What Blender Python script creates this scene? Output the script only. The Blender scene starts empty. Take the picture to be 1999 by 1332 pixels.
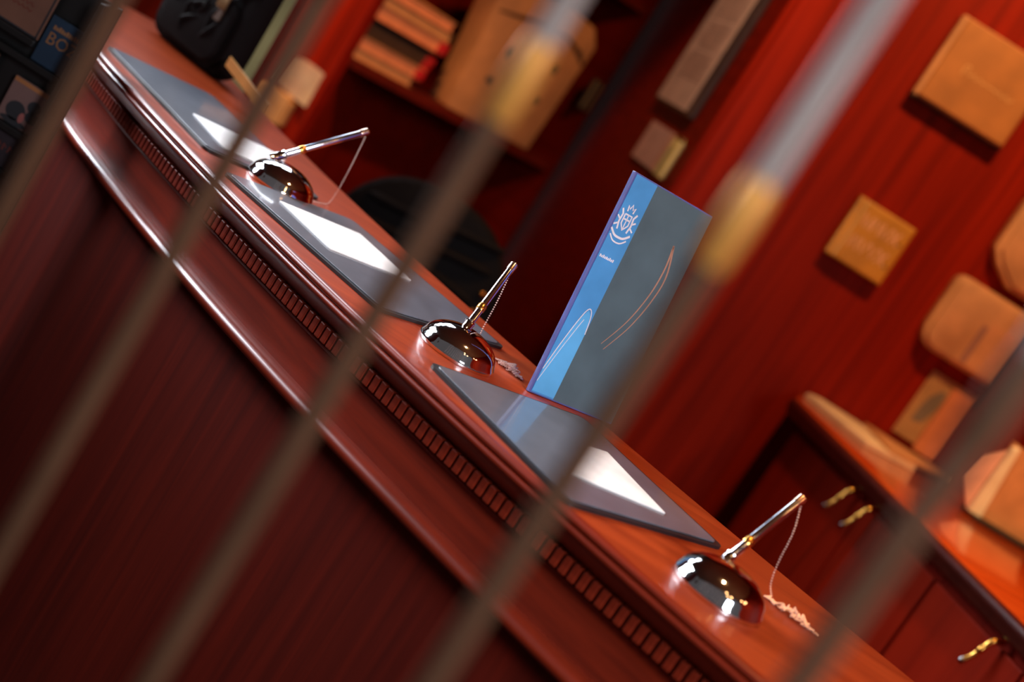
import bpy, bmesh, math, random
from mathutils import Vector, Matrix
random.seed(7)
PI = math.pi
C = bpy.context.scene.collection
S = bpy.context.scene
R = math.radians

# ---------------------------------------------------------------- camera
cam_d = bpy.data.cameras.new('camera')
cam = bpy.data.objects.new('camera', cam_d)
C.objects.link(cam)
cam.location = (0, 0, 1.49)
pitch, roll = R(10.5), R(32.5)
fwd = Vector((0, math.cos(pitch), -math.sin(pitch)))
up0 = Vector((0, math.sin(pitch), math.cos(pitch)))
rt0 = Vector((1, 0, 0))
rt = rt0 * math.cos(roll) + up0 * math.sin(roll)
up = -rt0 * math.sin(roll) + up0 * math.cos(roll)
cam.matrix_world = Matrix(((rt.x, up.x, -fwd.x, 0), (rt.y, up.y, -fwd.y, 0),
                           (rt.z, up.z, -fwd.z, 1.49), (0, 0, 0, 1)))
cam_d.sensor_width = 36
cam_d.lens = 50.0
cam_d.clip_start = 0.02
cam_d.dof.use_dof = True
cam_d.dof.focus_distance = 1.88
cam_d.dof.aperture_fstop = 2.4
S.camera = cam

# ---------------------------------------------------------------- world, lights, exposure
w = bpy.data.worlds.new('world')
S.world = w
w.use_nodes = True
bg = w.node_tree.nodes['Background']
bg.inputs['Color'].default_value = (0.90, 0.80, 0.82, 1)
bg.inputs['Strength'].default_value = 0.085

def aim(o, target):
    d = Vector(target) - o.location
    o.rotation_euler = d.to_track_quat('-Z', 'Y').to_euler()

def area(name, loc, target, sx, sy, power, col, spread=180):
    l = bpy.data.lights.new(name, 'AREA')
    l.shape = 'RECTANGLE'; l.size = sx; l.size_y = sy
    l.energy = power; l.color = col; l.spread = R(spread)
    o = bpy.data.objects.new(name, l); C.objects.link(o)
    o.location = loc; aim(o, target)
    return o

def spot(name, loc, target, power, col, angle=70, blend=0.6, rad=0.05):
    l = bpy.data.lights.new(name, 'SPOT')
    l.energy = power; l.color = col; l.spot_size = R(angle); l.spot_blend = blend
    l.shadow_soft_size = rad
    o = bpy.data.objects.new(name, l); C.objects.link(o)
    o.location = loc; aim(o, target)
    return o

COOL = (0.86, 0.92, 1.0)
WARM = (1.0, 0.50, 0.18)
# daylight from the windows at the left and from a high back window, six and three panes
for i in range(3):
    for j in range(2):
        area('daylight_pane', (-3.0 + 0.05 * j, 3.80 - 0.64 * i, 2.10 + 0.66 * j), (0.0, 1.62, 1.08), 0.42, 0.42, 4.3, COOL, 62)
for i in range(3):
    area('back_pane', (-1.95 + 0.52 * i, 4.05 - 0.10 * i, 2.60), (-0.1, 1.75, 1.1), 0.40, 0.60, 2.2, COOL, 76)
# daylight outside, on our side of the grille
area('street_daylight', (1.35, -0.7, 2.3), (0.0, 1.75, 1.1), 0.6, 0.8, 6.5, COOL, 50)
# ceiling downlights (warm)
spot('downlight', (0.55, 2.75, 3.05), (0.62, 4.0, 1.15), 118, WARM, 92)
spot('downlight', (1.35, 2.30, 3.05), (1.36, 2.95, 1.05), 150, WARM, 52)
spot('downlight', (0.30, 1.60, 3.05), (0.35, 1.65, 1.1), 66, WARM, 70)
spot('downlight', (-0.95, 3.00, 3.05), (-0.95, 4.25, 1.15), 210, WARM, 34)
spot('downlight', (-0.30, 3.30, 3.05), (0.05, 4.35, 1.55), 66, (1.0, 0.62, 0.36), 30)

# a cluster of small warm bulbs hanging on our side, above and behind the camera
for x, y, z in ((0.62, 0.55, 2.30), (0.78, 0.75, 2.22), (0.50, 0.80, 2.38), (1.45, 1.35, 2.25), (1.58, 1.20, 2.32), (1.35, 1.10, 2.36)):
    l = bpy.data.lights.new('bulb', 'POINT'); l.energy = 1.3; l.color = WARM; l.shadow_soft_size = 0.05
    o = bpy.data.objects.new('bulb', l); C.objects.link(o); o.location = (x, y, z)

S.view_settings.view_transform = 'Standard'
S.view_settings.look = 'None'
S.view_settings.gamma = 1.0
S.view_settings.exposure = 0.0
S.view_settings.use_curve_mapping = False

# ---------------------------------------------------------------- materials
MATS = {}
def mat(name, col, rough=0.5, metal=0.0, coat=0.0, spec=None, trans=0.0, ior=None, alpha=None):
    if name in MATS: return MATS[name]
    m = bpy.data.materials.new(name); m.use_nodes = True
    nt = m.node_tree; b = nt.nodes['Principled BSDF']
    b.inputs['Roughness'].default_value = rough
    b.inputs['Metallic'].default_value = metal
    b.inputs['Coat Weight'].default_value = coat
    b.inputs['Coat Roughness'].default_value = 0.08
    b.inputs['Transmission Weight'].default_value = trans
    if ior: b.inputs['IOR'].default_value = ior
    if spec is not None: b.inputs['Specular IOR Level'].default_value = spec
    # slight procedural variation so no surface is perfectly even
    tc = nt.nodes.new('ShaderNodeTexCoord')
    nz = nt.nodes.new('ShaderNodeTexNoise'); nz.inputs['Scale'].default_value = 14
    nz.inputs['Detail'].default_value = 3
    rp = nt.nodes.new('ShaderNodeValToRGB')
    k = 0.86 if trans == 0 else 1.0
    rp.color_ramp.elements[0].color = (col[0] * k, col[1] * k, col[2] * k, 1)
    rp.color_ramp.elements[1].color = (min(1, col[0] * (2 - k)), min(1, col[1] * (2 - k)), min(1, col[2] * (2 - k)), 1)
    rp.color_ramp.elements[0].position = 0.3; rp.color_ramp.elements[1].position = 0.7
    nt.links.new(tc.outputs['Object'], nz.inputs['Vector'])
    nt.links.new(nz.outputs['Fac'], rp.inputs['Fac'])
    nt.links.new(rp.outputs['Color'], b.inputs['Base Color'])
    MATS[name] = m
    return m

def wood(name, dark, light, scale, rot=(0, 0, 0), rough=0.28, coat=0.5, bump=0.08, spec=0.5):
    m = bpy.data.materials.new(name); m.use_nodes = True
    nt = m.node_tree; b = nt.nodes['Principled BSDF']; L = nt.links.new
    tc = nt.nodes.new('ShaderNodeTexCoord')
    mp = nt.nodes.new('ShaderNodeMapping'); mp.inputs['Scale'].default_value = scale; mp.inputs['Rotation'].default_value = rot
    n1 = nt.nodes.new('ShaderNodeTexNoise'); n1.inputs['Scale'].default_value = 1.0; n1.inputs['Detail'].default_value = 7
    n1.inputs['Roughness'].default_value = 0.62; n1.inputs['Distortion'].default_value = 0.4
    rp = nt.nodes.new('ShaderNodeValToRGB')
    rp.color_ramp.elements[0].position = 0.32; rp.color_ramp.elements[0].color = (*dark, 1)
    rp.color_ramp.elements[1].position = 0.68; rp.color_ramp.elements[1].color = (*light, 1)
    L(tc.outputs['Object'], mp.inputs['Vector']); L(mp.outputs['Vector'], n1.inputs['Vector'])
    L(n1.outputs['Fac'], rp.inputs['Fac']); L(rp.outputs['Color'], b.inputs['Base Color'])
    bp = nt.nodes.new('ShaderNodeBump'); bp.inputs['Strength'].default_value = bump; bp.inputs['Distance'].default_value = 0.002
    L(n1.outputs['Fac'], bp.inputs['Height']); L(bp.outputs['Normal'], b.inputs['Normal'])
    b.inputs['Specular IOR Level'].default_value = spec
    b.inputs['Roughness'].default_value = rough
    b.inputs['Coat Weight'].default_value = coat; b.inputs['Coat Roughness'].default_value = 0.085
    MATS[name] = m
    return m

WD, WL = (0.150, 0.016, 0.006), (0.300, 0.045, 0.014)
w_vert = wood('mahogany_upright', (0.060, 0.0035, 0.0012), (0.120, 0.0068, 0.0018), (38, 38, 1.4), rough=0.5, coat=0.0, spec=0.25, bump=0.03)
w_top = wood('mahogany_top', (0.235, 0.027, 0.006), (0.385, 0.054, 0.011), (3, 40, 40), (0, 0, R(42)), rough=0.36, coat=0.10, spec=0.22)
w_rail = wood('mahogany_rail', (0.12, 0.0085, 0.002), (0.22, 0.0170, 0.004), (4, 4, 60), rough=0.45, coat=0.05, spec=0.3)
w_gloss = wood('mahogany_gloss', (0.13, 0.011, 0.003), (0.22, 0.017, 0.004), (4, 4, 60), rough=0.34, coat=0.14, bump=0.0)
w_wall = wood('mahogany_wall', (0.16, 0.006, 0.0012), (0.34, 0.015, 0.002), (34, 34, 0.9), rough=0.5, coat=0.0, spec=0.1)
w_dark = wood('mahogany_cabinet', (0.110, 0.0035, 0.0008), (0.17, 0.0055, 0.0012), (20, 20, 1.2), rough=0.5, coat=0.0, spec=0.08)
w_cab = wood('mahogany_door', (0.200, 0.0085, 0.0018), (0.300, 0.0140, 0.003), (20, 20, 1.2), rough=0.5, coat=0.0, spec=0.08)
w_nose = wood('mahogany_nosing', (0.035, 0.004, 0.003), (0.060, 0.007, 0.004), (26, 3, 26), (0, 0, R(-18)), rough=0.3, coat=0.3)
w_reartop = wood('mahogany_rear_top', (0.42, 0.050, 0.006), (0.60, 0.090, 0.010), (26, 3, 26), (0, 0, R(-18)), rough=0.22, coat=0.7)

chrome = mat('chrome', (0.80, 0.80, 0.82), 0.06, 1.0)
brass = mat('brass', (0.92, 0.44, 0.10), 0.22, 1.0)
copper = mat('copper_cap', (0.95, 0.62, 0.50), 0.2, 1.0)
bronze_lit = mat('bar_bronze_lit', (0.50, 0.40, 0.36), 0.55, 0.1)  # paler copy for the upper bars, sky light put into the colour
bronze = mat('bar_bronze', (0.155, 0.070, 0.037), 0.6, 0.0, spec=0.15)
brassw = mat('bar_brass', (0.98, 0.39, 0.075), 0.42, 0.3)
rubber = mat('pad_rim', (0.012, 0.012, 0.014), 0.4)
padgrey = mat('pad_vinyl', (0.13, 0.14, 0.175), 0.32, coat=0.6)
paperw = mat('paper_white', (0.88, 0.86, 0.86), 0.8)
paperc = mat('paper_cream', (0.82, 0.66, 0.50), 0.8)
plastic = mat('plastic_beige', (0.68, 0.36, 0.19), 0.5)
tanp = mat('plastic_tan', (0.47, 0.195, 0.055), 0.5)
tanlt = mat('plastic_tan_light', (0.60, 0.30, 0.15), 0.5)
yellow = mat('plastic_yellow', (0.60, 0.285, 0.022), 0.45)
yellowlt = mat('plastic_yellow_light', (0.85, 0.60, 0.28), 0.4)
pinkink = mat('ink_pink', (0.95, 0.52, 0.36), 0.6)
blackp = mat('black_plastic', (0.010, 0.009, 0.009), 0.35)
leather = mat('black_leather', (0.008, 0.006, 0.006), 0.65, spec=0.05)
blue = mat('print_blue', (0.070, 0.29, 0.64), 0.35)
bluelt = mat('print_blue_light', (0.11, 0.42, 0.80), 0.35)
purple = mat('edge_violet', (0.10, 0.11, 0.34), 0.35)
slate = mat('print_slate', (0.080, 0.128, 0.158), 0.35)
inkwhite = mat('ink_white', (0.75, 0.72, 0.82), 0.5)
inkcop = mat('ink_copper', (0.42, 0.22, 0.16), 0.5)
inkred = mat('ink_maroon', (0.16, 0.025, 0.015), 0.6)
inkdark = mat('ink_dark', (0.020, 0.018, 0.022), 0.6)
kraft = mat('kraft_paper', (0.52, 0.22, 0.085), 0.75)
salmon = mat('paper_salmon', (0.60, 0.20, 0.09), 0.75)
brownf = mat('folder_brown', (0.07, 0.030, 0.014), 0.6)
redtape = mat('ribbon_red', (0.42, 0.010, 0.015), 0.5)
teal = mat('paint_grey_green', (0.30, 0.50, 0.62), 0.6)
olive = mat('stick_olive', (0.62, 0.50, 0.22), 0.45)
pinkp = mat('paper_pink', (0.85, 0.52, 0.47), 0.7)
chartp = mat('paper_chart', (0.84, 0.58, 0.50), 0.7)
chartl = mat('print_chart_line', (0.50, 0.29, 0.24), 0.7)
framem = mat('frame_dark', (0.075, 0.045, 0.045), 0.4)
carpet = mat('floor_carpet', (0.05, 0.020, 0.014), 0.9)
ceilm = mat('ceiling_paint', (0.30, 0.20, 0.14), 0.8)
navy = mat('print_navy', (0.014, 0.030, 0.056), 0.45)
gold = mat('ink_ochre', (0.27, 0.11, 0.042), 0.6)
silver = mat('pen_silver', (0.74, 0.72, 0.80), 0.10, 1.0)
chainm = mat('chain_metal', (0.85, 0.60, 0.52), 0.42, 0.8)
greyk = mat('grey_paper', (0.22, 0.19, 0.16), 0.7)
rulerm = mat('pale_wood', (0.62, 0.28, 0.07), 0.5)

# ---------------------------------------------------------------- helpers
def tag(o, label=None, cat=None, group=None, kind=None):
    if label: o['label'] = label
    if cat: o['category'] = cat
    if group: o['group'] = group
    if kind: o['kind'] = kind
    return o

def thing(name, label, cat, loc=(0, 0, 0), group=None, mw=None):
    o = bpy.data.objects.new(name, None); C.objects.link(o)
    o.empty_display_size = 0.05
    if mw is not None: o.matrix_world = mw
    else: o.location = loc
    return tag(o, label, cat, group)

def obj(name, bm, m, parent=None, smooth=False, mesh=None):
    if mesh is None:
        bmesh.ops.recalc_face_normals(bm, faces=bm.faces)
        mesh = bpy.data.meshes.new(name); bm.to_mesh(mesh); bm.free()
        mesh.materials.append(m)
        if smooth:
            mesh.polygons.foreach_set('use_smooth', [True] * len(mesh.polygons))
            try: mesh.set_sharp_from_angle(angle=R(40))
            except Exception: pass
    o = bpy.data.objects.new(name, mesh); C.objects.link(o)
    if parent is not None: o.parent = parent
    return o

def box(bm, p0, p1, bev=0.0, M=None, seg=2):
    t = bmesh.new()
    bmesh.ops.create_cube(t, size=1)
    c = [(a + b) / 2 for a, b in zip(p0, p1)]; s = [abs(b - a) for a, b in zip(p0, p1)]
    bmesh.ops.scale(t, vec=s, verts=t.verts); bmesh.ops.translate(t, vec=c, verts=t.verts)
    if bev: bmesh.ops.bevel(t, geom=list(t.edges), offset=bev, segments=seg, affect='EDGES', profile=0.5)
    if M is not None: bmesh.ops.transform(t, matrix=M, verts=t.verts)
    me = bpy.data.meshes.new('t'); t.to_mesh(me); t.free(); bm.from_mesh(me); bpy.data.meshes.remove(me)
    return bm

def nbox(p0, p1, bev=0.0, M=None): return box(bmesh.new(), p0, p1, bev, M)

def lathe(prof, seg=32, M=None, bm=None):
    bm = bm or bmesh.new(); rings = []
    for r, z in prof:
        rings.append([bm.verts.new((M @ Vector((r * math.cos(2 * PI * k / seg), r * math.sin(2 * PI * k / seg), z))) if M is not None
                                   else Vector((r * math.cos(2 * PI * k / seg), r * math.sin(2 * PI * k / seg), z))) for k in range(seg)])
    for a, b in zip(rings, rings[1:]):
        for k in range(seg): bm.faces.new((a[k], a[(k + 1) % seg], b[(k + 1) % seg], b[k]))
    bm.faces.new(rings[0][::-1]); bm.faces.new(rings[-1])
    return bm

def tube(pts, r, seg=10, bm=None):
    bm = bm or bmesh.new(); pts = [Vector(p) for p in pts]; rings = []
    rr = r if isinstance(r, (list, tuple)) else [r] * len(pts)
    ref = Vector((0.31, 0.2, 0.93)).normalized()
    for i, p in enumerate(pts):
        d = (pts[min(i + 1, len(pts) - 1)] - pts[max(i - 1, 0)]).normalized()
        a = d.cross(ref)
        if a.length < 1e-3: a = d.cross(Vector((1, 0, 0)))
        a.normalize(); b = d.cross(a)
        rings.append([bm.verts.new(p + (a * math.cos(2 * PI * k / seg) + b * math.sin(2 * PI * k / seg)) * rr[i]) for k in range(seg)])
    for a, b in zip(rings, rings[1:]):
        for k in range(seg): bm.faces.new((a[k], a[(k + 1) % seg], b[(k + 1) % seg], b[k]))
    bm.faces.new(rings[0][::-1]); bm.faces.new(rings[-1])
    return bm

def prism(poly, z0, z1, M=None, bev=0.0):
    """polygon in xy extruded from z0 to z1"""
    t = bmesh.new()
    v = [t.verts.new((x, y, z0)) for x, y in poly]
    f = t.faces.new(v)
    r = bmesh.ops.extrude_face_region(t, geom=[f])
    bmesh.ops.translate(t, vec=(0, 0, z1 - z0), verts=[e for e in r['geom'] if isinstance(e, bmesh.types.BMVert)])
    if bev: bmesh.ops.bevel(t, geom=list(t.edges), offset=bev, segments=2, affect='EDGES', profile=0.5)
    if M is not None: bmesh.ops.transform(t, matrix=M, verts=t.verts)
    return t

def ribbon(bm, pts, wd, z0, z1, M=None):
    """flat stroke through xy points, width wd (number or list), thickness z0..z1"""
    n = len(pts); ww = wd if isinstance(wd, (list, tuple)) else [wd] * n
    L, Rr = [], []
    for i, p in enumerate(pts):
        a = Vector(pts[max(i - 1, 0)]); b = Vector(pts[min(i + 1, n - 1)])
        d = (b - a).normalized(); nn = Vector((-d.y, d.x)) * ww[i] / 2
        L.append((p[0] + nn.x, p[1] + nn.y)); Rr.append((p[0] - nn.x, p[1] - nn.y))
    vs = []
    for q in (L, Rr):
        for z in (z0, z1):
            vs.append([bm.verts.new((M @ Vector((x, y, z))) if M is not None else Vector((x, y, z))) for x, y in q])
    for i in range(n - 1):
        for A, B in ((0, 1), (1, 3), (3, 2), (2, 0)):
            bm.faces.new((vs[A][i], vs[A][i + 1], vs[B][i + 1], vs[B][i]))
    bm.faces.new((vs[0][0], vs[1][0], vs[3][0], vs[2][0])); bm.faces.new((vs[0][-1], vs[1][-1], vs[3][-1], vs[2][-1]))
    return bm

def text_mesh(body, size, depth=0.0006):
    cu = bpy.data.curves.new('txt', 'FONT'); cu.body = body; cu.size = size; cu.extrude = depth / 2; cu.resolution_u = 2
    t = bpy.data.objects.new('txt', cu); C.objects.link(t)
    dg = bpy.context.evaluated_depsgraph_get()
    me = bpy.data.meshes.new_from_object(t.evaluated_get(dg))
    bpy.data.objects.remove(t); bpy.data.curves.remove(cu)
    return me

def frame(o, ex, ey, ez):
    ex, ey, ez = (Vector(v).normalized() for v in (ex, ey, ez)); o = Vector(o)
    return Matrix(((ex.x, ey.x, ez.x, o.x), (ex.y, ey.y, ez.y, o.y), (ex.z, ey.z, ez.z, o.z), (0, 0, 0, 1)))

def put(o, M):
    o.matrix_world = M
    return o

def rounded(x0, y0, x1, y1, r, n=5):
    out = []
    rs = r if isinstance(r, (list, tuple)) else [r] * 4
    for (cx, cy, a0), q in zip(((x1, y1, 0), (x0, y1, 90), (x0, y0, 180), (x1, y0, 270)), rs):
        sx = -1 if cx == x1 else 1; sy = -1 if cy == y1 else 1
        if q <= 0: out.append((cx, cy)); continue
        for k in range(n + 1):
            a = R(a0 + 90 * k / n)
            out.append((cx + sx * q + q * math.cos(a), cy + sy * q + q * math.sin(a)))
    return out

# ---------------------------------------------------------------- the room
FY = 4.0                                        # right-hand wall plane
tag(obj('floor', nbox((-3.4, -0.6, -0.1), (2.1, 6.0, 0)), carpet), kind='structure')
tag(obj('ceiling', nbox((-3.4, 0.2, 3.2), (2.1, 6.0, 3.3)), ceilm), kind='structure')
tag(obj('wall_left', nbox((-3.4, 0.9, 0), (-3.3, 6.0, 3.2)), w_wall), kind='structure')
tag(obj('wall_right', nbox((1.9, 0.5, 0), (2.0, 4.1, 3.2)), w_wall), kind='structure')
tag(obj('wall_back', nbox((0.149, FY, 0), (1.9, FY + 0.1, 3.2)), w_wall), kind='structure')
# receding wall that runs back from the corner
Gd = Vector((-0.28, 0.96, 0)).normalized(); Gn = Vector((-0.96, -0.28, 0)).normalized()   # Gn faces the room
G0 = Vector((0.149, FY, 0))
MG = frame(G0, Gd, (0, 0, 1), Gn)                # x along the wall (away), y up, z out of the wall
g = obj('wall_side', nbox((0, 0, -0.1), (1.9, 3.2, 0)), w_wall); put(g, MG); tag(g, kind='structure')
t1 = obj('trim_1', lathe([(0.012, 0), (0.012, 3.2)], 10), w_wall, smooth=True); t1.location = (0.149, FY - 0.002, 0); tag(t1, kind='structure')
# wall behind, at the left, with a painted door
tag(obj('wall_back_left', nbox((-3.3, 4.95, 0), (-0.89, 5.05, 3.2)), w_wall), kind='structure')
d1 = tag(obj('door_1', nbox((-1.36, 4.90, 0), (-1.02, 4.949, 2.2), 0.004), teal), kind='structure')
obj('door_trim', nbox((-1.40, 4.89, 0), (-1.361, 4.949, 2.25), 0.004), w_dark, d1)
# pilaster
p = obj('trim_2', nbox((-1.055, 4.267, 0), (-0.885, 4.949, 3.2), 0.004), w_wall); tag(p, kind='structure')
bm = bmesh.new()
for x in (-0.925, -0.912, -0.899): box(bm, (x, 4.261, 0.02), (x + 0.007, 4.266, 3.18), 0.001)
obj('fluting', bm, w_wall, p)

# ---------------------------------------------------------------- reception counter (a gentle arc)
AX, AY, AR = 3.063, 5.761, 5.211
def arc(th, d, z=0.0):
    a = R(th); return Vector((AX + (AR - d) * math.cos(a), AY + (AR - d) * math.sin(a), z))
T0, T1 = 214.0, 247.0
def sweep(prof, t0=T0, t1=T1, n=66):
    """closed profile [(depth, z)] swept along the arc"""
    bm = bmesh.new(); rings = []
    for k in range(n + 1):
        th = t0 + (t1 - t0) * k / n
        rings.append([bm.verts.new(arc(th, d, z)) for d, z in prof])
    m = len(prof)
    for a, b in zip(rings, rings[1:]):
        for k in range(m): bm.faces.new((a[k], a[(k + 1) % m], b[(k + 1) % m], b[k]))
    bm.faces.new(rings[0]); bm.faces.new(rings[-1][::-1])
    return bm

counter = thing('reception_counter', 'curved mahogany reception counter with dentil moulding and rounded nosing', 'counter', arc(229, 0.2, 0))
def cpart(name, bm, m, smooth=False):
    o = obj(name, bm, m, smooth=smooth); o.parent = counter
    o.matrix_parent_inverse = counter.matrix_world.inverted(); return o
bpy.context.view_layer.update()
counter_inv = Matrix.Translation(-counter.location)
nose = [(0.060, 1.0998), (0.024, 1.0998)]
for k in range(8):                               # upper bead
    a = R(90 + 26 * k); nose.append((0.0155 + 0.0060 * math.cos(a), 1.0945 + 0.0052 * math.sin(a)))
for k in range(8):                               # second bead just below
    a = R(120 + 22 * k); nose.append((0.0145 + 0.0060 * math.cos(a), 1.0850 + 0.0050 * math.sin(a)))
for k in range(7):                               # cove running back under the edge
    a = R(90 * k / 6); nose.append((0.015 + 0.024 * (1 - math.cos(a)) * 0.5 + 0.012 * math.sin(a), 1.0800 - 0.0235 * math.sin(a) * 0.7 - 0.0235 * (1 - math.cos(a)) * 0.3))
nose += [(0.060, 1.0565)]
def cp(name, bm, m, smooth=False):
    o = obj(name, bm, m, smooth=smooth); o.data.transform(counter_inv); o.parent = counter; return o
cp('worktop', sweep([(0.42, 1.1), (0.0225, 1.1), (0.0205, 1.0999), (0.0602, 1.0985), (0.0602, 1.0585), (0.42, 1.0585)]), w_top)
cp('nosing', sweep(nose), w_gloss, True)
cp('cornice', sweep([(0.038, 1.0563), (0.046, 1.0545), (0.046, 1.031), (0.09, 1.031), (0.09, 1.0563)]), w_rail, True)
cp('frieze', sweep([(0.046, 1.0310), (0.044, 1.0285), (0.047, 1.0265), (0.049, 1.0235), (0.049, 0.962), (0.09, 0.962), (0.09, 1.0310)]), w_rail)
mold = []
for k in range(13):
    a = R(75 + 210 * k / 12)
    mold.append((0.040 + 0.0165 * math.cos(a), 0.9545 + 0.0115 * math.sin(a)))
mold = [(0.09, 0.9655)] + [(0.046, 0.9655)] + mold + [(0.052, 0.943), (0.09, 0.943)]
cp('lower_moulding', sweep(mold), w_gloss, True)
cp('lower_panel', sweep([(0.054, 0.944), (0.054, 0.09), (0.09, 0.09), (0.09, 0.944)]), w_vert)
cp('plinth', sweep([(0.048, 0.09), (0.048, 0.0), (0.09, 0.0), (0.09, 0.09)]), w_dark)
cp('back_panel', sweep([(0.385, 1.058), (0.385, 0.0), (0.405, 0.0), (0.405, 1.058)]), w_dark)
for th in (T0 + 0.2, T1 - 0.2):
    cp('end_panel', sweep([(0.091, 1.058), (0.091, 0.0), (0.384, 0.0), (0.384, 1.058)], th - 0.12, th + 0.12, 1), w_vert)
# dentils: each block its own object, sharing one mesh
dm = nbox((-0.0050, -0.006, -0.0105), (0.0050, 0.006, 0.0105), 0.0014)
first = None
pitch_deg = math.degrees(0.0143 / (AR - 0.04))
n = int((T1 - T0 - 0.8) / pitch_deg)
for k in range(n):
    th = T0 + 0.4 + k * pitch_deg
    if first is None:
        o = obj('dentil', dm, w_rail); first = o
    else:
        o = first.copy(); C.objects.link(o)
    o.parent = counter
    o.location = arc(th, 0.0405, 1.0435) - counter.location
    o.rotation_euler = (0, 0, R(th) + PI / 2)

# ---------------------------------------------------------------- writing pads and papers
def pad(name, L, d, l, wd, label):
    d = Vector((d[0], d[1], 0)).normalized(); s = Vector((-d.y, d.x, 0))
    M = frame((L[0], L[1], 1.1), d, s, (0, 0, 1))
    t = thing('writing_pad', label, 'desk pad', mw=M, group='writing pads along the counter')
    obj('pad_base', prism(rounded(0, 0, l, wd, 0.014), 0.0002, 0.0045), rubber, t)
    obj('writing_surface', prism(rounded(0.007, 0.007, l - 0.007, wd - 0.009, 0.011), 0.0046, 0.0062, bev=0.0004), padgrey, t)
    return M
pad('a', (-0.851, 2.380), (0.711, -0.704), 0.445, 0.225, 'grey desk pad at the far left end of the counter, under a small white sheet')
pad('b', (-0.480, 1.992), (0.82, -0.571), 0.385, 0.285, 'grey desk pad with a large white sheet, between the left and middle pen bases')
pad('c', (-0.072, 1.672), (0.717, -0.697), 0.300, 0.300, 'grey desk pad in front of the blue display card, right of the middle pen base')

def sheet(L, d, l, wd, label, n=3):
    d = Vector((d[0], d[1], 0)).normalized(); s = Vector((-d.y, d.x, 0))
    M = frame((L[0], L[1], 1.1064), d, s, (0, 0, 1))
    o = obj('paper_sheet', prism(rounded(0, 0, l, wd, 0.004, 3), 0, 0.0016), paperw); put(o, M)
    tag(o, label, 'paper', 'white sheets on the desk pads')
sheet((-0.628, 2.247), (0.66, -0.75), 0.150, 0.165, 'white paper sheet on the far left desk pad, beside the first pen base')
sheet((-0.392, 2.012), (0.752, -0.659), 0.150, 0.165, 'large white paper sheet on the desk pad left of the middle pen base')
o = obj('paper_sheet', prism([(0.138, 1.567), (0.264, 1.652), (0.178, 1.766), (0.150, 1.735)], 1.1064, 1.1080), paperw)
tag(o, 'white paper sheet on the desk pad nearest the right end, right of the blue card', 'paper', 'white sheets on the desk pads')

# ---------------------------------------------------------------- pen bases, pens and chains
def beads(path, step=0.0034, r=0.00125, bm=None):
    """small balls strung along a polyline"""
    bm = bm or bmesh.new(); pts = [Vector(p) for p in path]
    acc = 0.0
    for a, b in zip(pts, pts[1:]):
        L = (b - a).length; t = acc
        while t < L:
            p = a + (b - a) * (t / L)
            bmesh.ops.create_icosphere(bm, subdivisions=1, radius=r, matrix=Matrix.Translation(p))
            t += step
        acc = t - L
    return bm

def smooth_path(pts, n=6):
    pts = [Vector(p) for p in pts]; out = []
    P = [pts[0]] + pts + [pts[-1]]
    for i in range(1, len(P) - 2):
        for k in range(n):
            t = k / n; a, b, c, d = P[i - 1], P[i], P[i + 1], P[i + 2]
            out.append(0.5 * ((2 * b) + (c - a) * t + (2 * a - 5 * b + 4 * c - d) * t * t + (3 * b - a - 3 * c + d) * t ** 3))
    out.append(pts[-1]); return out

def pen_set(bx, by, B, T, chain, which, pool=None, clear=True):
    B, T = Vector(B), Vector(T)
    t = thing('pen_base', 'domed chrome pen base %s' % which[0], 'pen holder', (bx, by, 1.1), 'chrome pen bases on the counter')
    dome = [(0.0555, 0.0002), (0.0565, 0.0035), (0.0555, 0.007)]
    for k in range(1, 13):
        a = R(90 * k / 12.4); dome.append((0.0535 * math.cos(a), 0.007 + 0.031 * math.sin(a)))
    obj('dome', lathe(dome, 48), chrome, t, True)
    ax = (T - B).normalized(); base = B - ax * 0.030 - t.location
    M = Vector((0, 0, 1)).rotation_difference(ax).to_matrix().to_4x4(); M.translation = base
    obj('socket', lathe([(0.0095, 0.004), (0.0075, 0.014), (0.0068, 0.027), (0.0078, 0.030), (0.0066, 0.0305)], 20, M), chrome, t, True)
    # pen
    pn = thing('desk_pen', which[1], 'pen', B, 'chained pens in the chrome bases')
    Lp = (T - B).length
    M = Vector((0, 0, 1)).rotation_difference(ax).to_matrix().to_4x4()
    rr = 0.0052
    obj('barrel', lathe([(rr * 0.8, 0.0005), (rr, 0.003), (rr, Lp - 0.012)], 28, M), silver, pn, True)
    obj('grip_ring', lathe([(rr * 1.05, 0.024), (rr * 1.22, 0.026), (rr * 1.22, 0.033), (rr * 1.05, 0.035)], 20, M), brass, pn, True)
    obj('end_cap', lathe([(rr * 1.08, Lp - 0.013), (rr * 1.14, Lp - 0.011), (rr * 1.14, Lp - 0.001), (rr * 0.8, Lp + 0.001)], 20, M), copper, pn, True)
    path = smooth_path([T] + chain)
    bm = beads([q - B for q in path])
    if pool:
        (x0, y0), (x1, y1) = pool
        a, b = Vector((x0, y0, 0)), Vector((x1, y1, 0)); d = (b - a); s = Vector((-d.y, d.x, 0)).normalized()
        rnd = random.Random(int(abs(bx) * 1000)); pts = [Vector(chain[-1])]
        for k in range(60):
            u = k / 59.0; u = min(1, max(0, u + rnd.uniform(-0.12, 0.12)))
            wv = (0.014 * (1 - abs(2 * u - 1) ** 2) + 0.002) * rnd.uniform(0.5, 1)
            pts.append(a + d * u + s * wv * (1 if k % 2 else -1) + Vector((0, 0, 1.1016 + 0.009 * rnd.random() * (1 - abs(2 * u - 1)))))
        beads([q - B for q in smooth_path(pts, 5)], bm=bm)
    ch = obj('ball_chain', bm, chainm, pn); ch['kind'] = 'stuff'

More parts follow.
